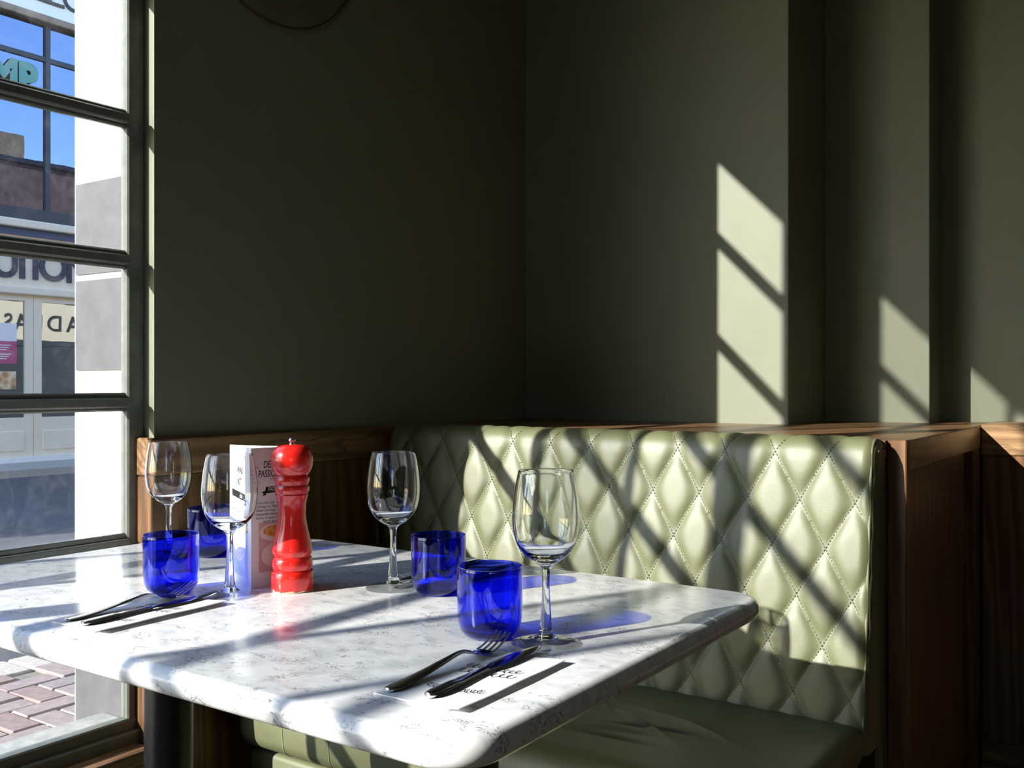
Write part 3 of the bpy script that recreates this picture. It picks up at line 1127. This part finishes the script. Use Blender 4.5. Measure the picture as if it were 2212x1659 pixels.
# ================================================================== TUMBLERS
tw = [(0.0270, 0.0012), (0.0310, 0.0040), (0.0345, 0.0085), (0.0368, 0.0145), (0.0382, 0.0225), (0.0388, 0.034), (0.0391, 0.060), (0.0393, 0.0830)]
to = catmull(tw, 4)
ti = [(r - 0.0022, max(z, 0.0095)) for r, z in to if z > 0.010]
tp = to + [(0.0388, 0.0842), (0.0378, 0.0842), (0.0371, 0.0832)] + ti[::-1] + [(0.020, 0.0085), (0.0, 0.0082)]
tum_me = MB().lathe([p for p in tp], 56).mesh('wall', 'blue_glass', 60)
tb_me = MB().lathe([(0.0, 0.0078), (0.020, 0.0080), (0.0325, 0.0088), (0.0330, 0.0080), (0.0300, 0.0042), (0.0265, 0.0014), (0.020, 0.0005), (0.0, 0.0010)], 56).mesh('base', 'blue_base', 50)
for (x, y), lab in (((-1.203, 0.892), 'cobalt blue tumbler at the left behind the fork and knife'),
                    ((-1.402, 1.121), 'cobalt blue tumbler farthest back, next to the menu'),
                    ((-0.881, 1.104), 'cobalt blue tumbler in the middle, beside the far wine glass'),
                    ((-0.680, 0.950), 'nearest cobalt blue tumbler, behind the right hand fork')):
    g = empty('tumbler', (x, y, TZ))
    tag(g, lab, 'tumbler', 'blue tumblers on the table')
    link(bpy.data.objects.new('wall', tum_me), g)
    link(bpy.data.objects.new('base', tb_me), g)

# ================================================================== PEPPER MILL
mill = empty('pepper_mill', (-1.0705, 1.0006, TZ))
tag(mill, 'glossy red turned pepper mill with chipped base and steel knob', 'pepper mill')
k_ = 0.000156
body = [(0, 1527), (192, 1527), (198, 1518), (198, 1400), (196, 1352), (188, 1340), (174, 1334), (178, 1326), (188, 1305), (191, 1272), (187, 1238), (178, 1218), (167, 1206), (172, 1196), (186, 1172), (190, 1150), (184, 1118), (174, 1070), (160, 1010), (144, 940), (131, 870), (125, 800), (128, 730), (138, 675), (150, 645), (154, 634), (148, 622), (151, 612), (160, 595), (162, 570), (158, 550), (150, 540), (152, 530), (162, 512), (164, 488), (160, 466), (150, 452), (0, 452)]
MB().lathe([(a * k_, (1527 - z) * k_) for a, z in body], 56).build('body', 'mill_red', mill, 40)
head = [(0, 451), (148, 451), (158, 440), (166, 428), (180, 400), (190, 365), (195, 325), (194, 290), (187, 252), (172, 220), (148, 194), (115, 175), (70, 166), (0, 164)]
MB().lathe([(a * k_, (1527 - z) * k_) for a, z in head], 56).build('head', 'mill_red', mill, 40)
knob = [(0, 164.5), (26, 164.5), (26, 158), (16, 156), (16, 150), (24, 146), (32, 134), (30, 118), (20, 108), (0, 105)]
MB().lathe([(a * k_, (1527 - z) * k_) for a, z in knob], 24).build('knob', 'chrome', mill, 50)

# ================================================================== MENU
mA, mB, mC = Vector((-1.1253, 0.9717)), Vector((-1.1020, 1.0480)), Vector((-1.2187, 1.011))
menu = empty('menu_card', (mA.x, mA.y, TZ))
tag(menu, 'white three sided dessert menu standing between glass and pepper mill', 'menu')
HM = 0.206


def panel(name, a, b_, mat='paper', bulge=0.0):
    d = (b_ - a)
    n = Vector((d.y, -d.x)).normalized()
    t = 0.0007
    b = MB()
    N = 12
    ring = []
    for i in range(N + 1):
        f = i / N
        p = a + d * f + n * (bulge * math.sin(PI * f)) - mA
        ring.append(p)
    for z0, z1 in ((0.0, HM),):
        o1 = [b.bm.verts.new((p.x, p.y, z0)) for p in ring]
        o2 = [b.bm.verts.new((p.x, p.y, z1)) for p in ring]
        i1 = [b.bm.verts.new((p.x - n.x * t, p.y - n.y * t, z0)) for p in ring]
        i2 = [b.bm.verts.new((p.x - n.x * t, p.y - n.y * t, z1)) for p in ring]
        for i in range(N):
            b.bm.faces.new((o1[i], o1[i + 1], o2[i + 1], o2[i]))
            b.bm.faces.new((i1[i + 1], i1[i], i2[i], i2[i + 1]))
            b.bm.faces.new((o2[i], o2[i + 1], i2[i + 1], i2[i]))
        b.bm.faces.new((o1[0], o2[0], i2[0], i1[0]))
        b.bm.faces.new((o1[N], i1[N], i2[N], o2[N]))
    return b.build(name, mat, menu)


def on_panel(a, b_, lift=0.0004):
    d = (b_ - a).normalized()
    n = Vector((d.y, -d.x))
    p = a - mA + n * lift
    return Matrix(((d.x, 0, n.x, p.x), (d.y, 0, n.y, p.y), (0, 1, 0, 0), (0, 0, 0, 1)))


pr = panel('front_panel', mA, mB)
pl = panel('side_panel', mC, mA)
panel('back_panel', mB, mC, 'paper', -0.012)


def mtext(txt, size, a, b_, u, v, parent, align='LEFT', mat='ink', shear=0.0, squeeze=1.0, bold=0.0, lift=0.0004, rot=0.0):
    me = text_mesh(txt, size, mat, 0.0, align, shear, bold, 1.0, squeeze)
    put_mesh('lettering', me, on_panel(a, b_, lift) @ Matrix.Translation((u, v, 0)) @ Matrix.Rotation(rot, 4, 'Z'), parent)


def mquad(name, mat, a, b_, pts, parent, lift=0.0003):
    b = MB()
    T = on_panel(a, b_, lift)
    b.bm.faces.new([b.bm.verts.new(T @ Vector((x, y, 0))) for x, y in pts])
    return b.build(name, mat, parent)


def mellipse(name, mat, a, b_, cu, cv, ru, rv, parent, lift):
    mquad(name, mat, a, b_, [(cu + ru * math.cos(2 * PI * i / 28), cv + rv * math.sin(2 * PI * i / 28)) for i in range(28)], parent, lift)


mtext('DEST', 0.0150, mA, mB, 0.019, HM - 0.030, pr, 'LEFT', 'ink', 0.1, 0.62, 0.0001)
mtext('PASSION', 0.0145, mA, mB, 0.011, HM - 0.0435, pr, 'LEFT', 'ink', 0.1, 0.58, 0.0001)
for i, (u0, v0, u1, v1) in enumerate(((0.005, 0.160, 0.009, 0.1625), (0.0035, 0.1665, 0.008, 0.1670), (0.005, 0.1735, 0.009, 0.1715), (0.0085, 0.1780, 0.0105, 0.1752), (0.0095, 0.1525, 0.0115, 0.1560))):
    dv = Vector((u1 - u0, v1 - v0)).normalized()
    nn = Vector((-dv.y, dv.x)) * 0.0004
    mquad('print_dash', 'ink', mA, mB, [(u0 - nn.x, v0 - nn.y), (u1 - nn.x, v1 - nn.y), (u1 + nn.x, v1 + nn.y), (u0 + nn.x, v0 + nn.y)], pr)
mquad('print_dash', 'ink', mA, mB, [(0.030, HM - 0.0472), (0.047, HM - 0.0458), (0.047, HM - 0.0450), (0.030, HM - 0.0464)], pr)
mquad('banner', 'ink', mA, mB, [(0.021, HM - 0.0680), (0.060, HM - 0.0655), (0.060, HM - 0.0560), (0.023, HM - 0.0585)], pr)
mquad('banner_tail', 'ink', mA, mB, [(0.0175, HM - 0.0715), (0.0235, HM - 0.0700), (0.0225, HM - 0.0640), (0.0165, HM - 0.0655), (0.0195, HM - 0.0680)], pr, 0.00028)
mtext('PASSION', 0.0085, mA, mB, 0.0265, HM - 0.0648, pr, 'LEFT', 'paper', 0.1, 0.62, 0.0, 0.0006, 0.06)
for i, t in enumerate(('If you like your dessert', 'of zing, our Passionate', 'Sweet yet tangy, crunch', 'cheesecake tastes almost', 'words. A zesty must-try', 'worth saving')):
    mtext(t, 0.0056, mA, mB, 0.031, HM - 0.0830 - i * 0.0056, pr, 'CENTER', 'ink', 0.0, 0.86, 0.0)
mquad('photo', 'print_pink', mA, mB, [(0.012, 0.022), (0.077, 0.022), (0.077, 0.095), (0.012, 0.095)], pr, 0.00025)
mellipse('photo_plate', 'print_plate', mA, mB, 0.040, 0.080, 0.027, 0.0135, pr, 0.00035)
mellipse('photo_food', 'print_dessert', mA, mB, 0.037, 0.082, 0.018, 0.0085, pr, 0.0005)
mellipse('photo_plate', 'print_plate', mA, mB, 0.045, 0.046, 0.029, 0.020, pr, 0.00035)
mellipse('photo_food', 'print_dessert', mA, mB, 0.048, 0.050, 0.014, 0.009, pr, 0.0005)
LW = (mA - mC).length
mtext('-WAII', 0.0155, mC, mA, LW * 0.50, HM - 0.041, pl, 'CENTER', 'ink', 0.0, 0.75, 0.0001)
mtext('NOT?', 0.0150, mC, mA, LW * 0.50, HM - 0.058, pl, 'CENTER', 'ink', 0.0, 0.6, 0.0001)
mquad('banner', 'ink', mC, mA, [(0.012, HM - 0.0775), (LW - 0.024, HM - 0.0810), (LW - 0.024, HM - 0.0705), (0.012, HM - 0.0665)], pl)
mquad('banner_tail', 'ink', mC, mA, [(LW - 0.026, HM - 0.0880), (LW - 0.017, HM - 0.0860), (LW - 0.020, HM - 0.0825), (LW - 0.016, HM - 0.0790), (LW - 0.025, HM - 0.0780)], pl, 0.00028)
mtext('club', 0.0105, mC, mA, LW * 0.58, HM - 0.0775, pl, 'CENTER', 'paper', 0.1, 0.8, 0.0, 0.0006)
for i in range(6):
    zz = HM - 0.098 - i * 0.0055
    b = MB()
    T = on_panel(mC, mA, 0.0004)
    u = 0.014 + 0.004 * (i % 2)
    while u < LW - 0.020:
        l = random.uniform(0.004, 0.010)
        b.bm.faces.new([b.bm.verts.new(T @ Vector(q)) for q in ((u, zz, 0), (u + l, zz, 0), (u + l, zz + 0.0013, 0), (u, zz + 0.0013, 0))])
        u += l + 0.0018
    b.build('print_line', 'ink', pl)
mquad('photo', 'print_blue', mC, mA, [(0.0, 0.012), (LW - 0.018, 0.012), (LW - 0.018, 0.098), (0.0, 0.098)], pl, 0.00025)
mellipse('photo_plate', 'print_plate', mC, mA, 0.046, 0.066, 0.030, 0.034, pl, 0.00035)
mellipse('photo_food', 'print_salad', mC, mA, 0.046, 0.066, 0.026, 0.029, pl, 0.0005)
mellipse('photo_plate', 'print_salad', mC, mA, LW - 0.026, 0.088, 0.008, 0.010, pl, 0.0005)

# ================================================================== NAPKINS + CUTLERY


def napkin(cx, cy_, rz, label, seed):
    rnd = random.Random(seed)
    root = empty('napkin', (cx, cy_, TZ), rz)
    tag(root, label, 'napkin', 'paper napkins under the cutlery')
    hw, hl = 0.0515, 0.0955

    def top(u, v):
        x = -hw + 2 * hw * u
        y = -hl + 2 * hl * v
        lift = 0.0034 * max(0.0, (u - 0.62) / 0.38) ** 1.5
        z = 0.0022 + lift + 0.0004 * math.sin(y * 60 + seed) * u
        return (x + 0.0015 * math.sin(v * 3 + seed), y, z)

    b = MB()
    b.grid(top, 16, 16)
    b.grid(lambda u, v: (lambda p: (p[0], p[1], p[2] - 0.0011))(top(u, v)), 16, 16)
    # closed folded edges
    for side in range(4):
        N = 16
        a1, a2 = [], []
        for i in range(N + 1):
            u, v = ((i / N, 0), (i / N, 1), (0, i / N), (1, i / N))[side]
            p = top(u, v)
            a1.append(b.bm.verts.new(p))
            a2.append(b.bm.verts.new((p[0], p[1], p[2] - 0.0011)))
        for i in range(N):
            b.bm.faces.new((a1[i], a1[i + 1], a2[i + 1], a2[i]))
    b.build('top_fold', 'napkin', root)
    MB().box(-hw, hw - 0.012, -hl + 0.002, hl - 0.002, 0.0002, 0.0010).build('under_fold', 'napkin', root)
    # hand written style print
    for (py, n, px) in ((0.030, 9, 0.003), (0.012, 7, 0.006), (-0.046, 9, 0.010)):
        b = MB()
        pts = []
        for i in range(n * 6):
            t = i / (n * 6 - 1)
            a = t * n * 2 * PI
            x = px - 0.034 + 0.066 * t + 0.0034 * math.cos(a)
            y = py + 0.0082 * math.sin(a) * (0.5 + 0.5 * rnd.random()) + 0.004 * t
            lift = 0.0034 * max(0.0, ((x + hw) / (2 * hw) - 0.62) / 0.38) ** 1.5
            pts.append((x, y, 0.0029 + lift))
        b.sweep(pts, [(0.00062, 0.00008)] * len(pts), 4)
        b.build('print', 'ink', root)
    return root


def smooth_path(keys, n=40):
    """keys: (y, z, hw) -> interpolated"""
    res = []
    for i in range(n + 1):
        t = i / n * (len(keys) - 1)
        k = min(int(t), len(keys) - 2)
        f = t - k
        p0, p1, p2, p3 = keys[max(k - 1, 0)], keys[k], keys[k + 1], keys[min(k + 2, len(keys) - 1)]
        res.append(tuple(0.5 * (2 * p1[a] + (p2[a] - p0[a]) * f + (2 * p0[a] - 5 * p1[a] + 4 * p2[a] - p3[a]) * f * f + (3 * p1[a] - p0[a] - 3 * p2[a] + p3[a]) * f ** 3) for a in range(3)))
    return res


fk = smooth_path([(0.0, 0.0030, 0.0030), (0.004, 0.0030, 0.0075), (0.018, 0.0032, 0.0096), (0.045, 0.0048, 0.0085), (0.085, 0.0095, 0.0055), (0.110, 0.0125, 0.0036), (0.122, 0.0125, 0.0034), (0.133, 0.0095, 0.0045)])
fork_h = MB().sweep([(0, y, z) for y, z, h in fk], [(h, 0.0016 + 0.0006 * (h < 0.006)) for y, z, h in fk], 14).mesh('handle', 'cutlery', 50)
hd = smooth_path([(0.130, 0.0104, 0.0040), (0.138, 0.0072, 0.0075), (0.146, 0.0046, 0.0112), (0.155, 0.0038, 0.0126), (0.163, 0.0045, 0.0126)], 24)
fork_b = MB().sweep([(0, y, z) for y, z, h in hd], [(h, 0.0011) for y, z, h in hd], 14).mesh('head', 'cutlery', 50)
tines = []
for i in range(4):
    cx = -0.0107 + i * 0.00713
    tk = smooth_path([(0.160, 0.0041, 0.0018), (0.172, 0.0072, 0.0017), (0.184, 0.0120, 0.0015), (0.195, 0.0175, 0.0009), (0.197, 0.0186, 0.0004)], 16)
    tines.append(MB().sweep([(cx * (1 - 0.12 * (y - 0.16) / 0.037), y, z) for y, z, h in tk], [(h, 0.0009) for y, z, h in tk], 8).mesh('tine', 'cutlery', 50))
kh = smooth_path([(0.0, 0.0052, 0.0030), (0.004, 0.0052, 0.0068), (0.020, 0.0054, 0.0090), (0.055, 0.0056, 0.0078), (0.090, 0.0056, 0.0062), (0.100, 0.0056, 0.0060)])
knife_h = MB().sweep([(0, y, z) for y, z, h in kh], [(h, 0.0030 - 0.0008 * (y > 0.05)) for y, z, h in kh], 14).mesh('handle', 'cutlery', 50)
kb_ = smooth_path([(0.098, 0.0056, 0.0058), (0.110, 0.0056, 0.0072), (0.125, 0.0056, 0.0098), (0.160, 0.0056, 0.0100), (0.190, 0.0056, 0.0075), (0.207, 0.0056, 0.0012)])
knife_b = MB().sweep([(0.0030 * (y - 0.10) / 0.1, y, z) for y, z, h in kb_], [(h, 0.0009) for y, z, h in kb_], 10).mesh('blade', 'cutlery', 30)


def fork(x, y, rz, label):
    r = empty('fork', (x, y, TZ + 0.0015), rz)
    tag(r, label, 'fork', 'forks on the table')
    link(bpy.data.objects.new('handle', fork_h), r)
    h_ = link(bpy.data.objects.new('head', fork_b), r)
    for t in tines:
        link(bpy.data.objects.new('tine', t), h_)


def knife(x, y, rz, label):
    r = empty('knife', (x, y, TZ), rz)
    tag(r, label, 'knife', 'knives on the table')
    link(bpy.data.objects.new('handle', knife_h), r)
    link(bpy.data.objects.new('blade', knife_b), r)


napkin(-0.594, 0.803, 0.0, 'white printed napkin under the fork and knife at the right', 1)
fork(-0.634, 0.715, 0.0, 'steel fork on the right hand napkin below the nearest tumbler')
knife(-0.589, 0.722, 0.045, 'steel knife on the right hand napkin pointing at a glass foot')
napkin(-1.122, 0.788, 0.0, 'white printed napkin under the fork and knife at the left', 2)
fork(-1.156, 0.700, 0.02, 'steel fork on the left hand napkin in front of a tumbler')
knife(-1.118, 0.700, 0.04, 'steel knife on the left hand napkin pointing at a glass foot')
napkin(-0.946, 1.247, PI, 'white printed napkin on the far side of the table by the booth', 3)
knife(-0.973, 1.326, PI + 0.04, 'steel knife on the far napkin behind a wine glass')
fork(-0.915, 1.338, PI, 'steel fork on the far napkin behind the middle tumbler')

# ================================================================== ROUND WALL PLAQUE
plq = empty('wall_plaque', (WX, 1.497, 2.112))
tag(plq, 'large dark round plaque high on the wall beside the window', 'plaque')
b = MB()
b.lathe([(0.0, 0.008), (0.18, 0.0078), (0.24, 0.007), (0.262, 0.004), (0.266, 0.0), (0.0, 0.0)], 64)
bmesh.ops.rotate(b.bm, verts=b.bm.verts, cent=(0, 0, 0), matrix=Matrix.Rotation(PI / 2, 3, 'Y'))
b.build('disc', 'lamp_metal', plq, 40)
b = MB()
b.lathe([(0.266, 0.005), (0.271, 0.006), (0.276, 0.003), (0.276, 0.0), (0.266, 0.0)], 64, (0, 0), True)
bmesh.ops.rotate(b.bm, verts=b.bm.verts, cent=(0, 0, 0), matrix=Matrix.Rotation(PI / 2, 3, 'Y'))
b.build('rim', 'lamp_metal', plq, 40)

# real refraction of the sun through the wine glasses onto what stands around them
for o in bpy.data.objects:
    if o.type != 'MESH':
        continue
    if o.data in (bowl_me, stem_me):
        o.cycles.is_caustics_caster = True
    elif o.parent is not None and o.parent.name.split('.')[0] in ('dining_table', 'napkin', 'booth_bench', 'menu_card'):
        o.cycles.is_caustics_receiver = True
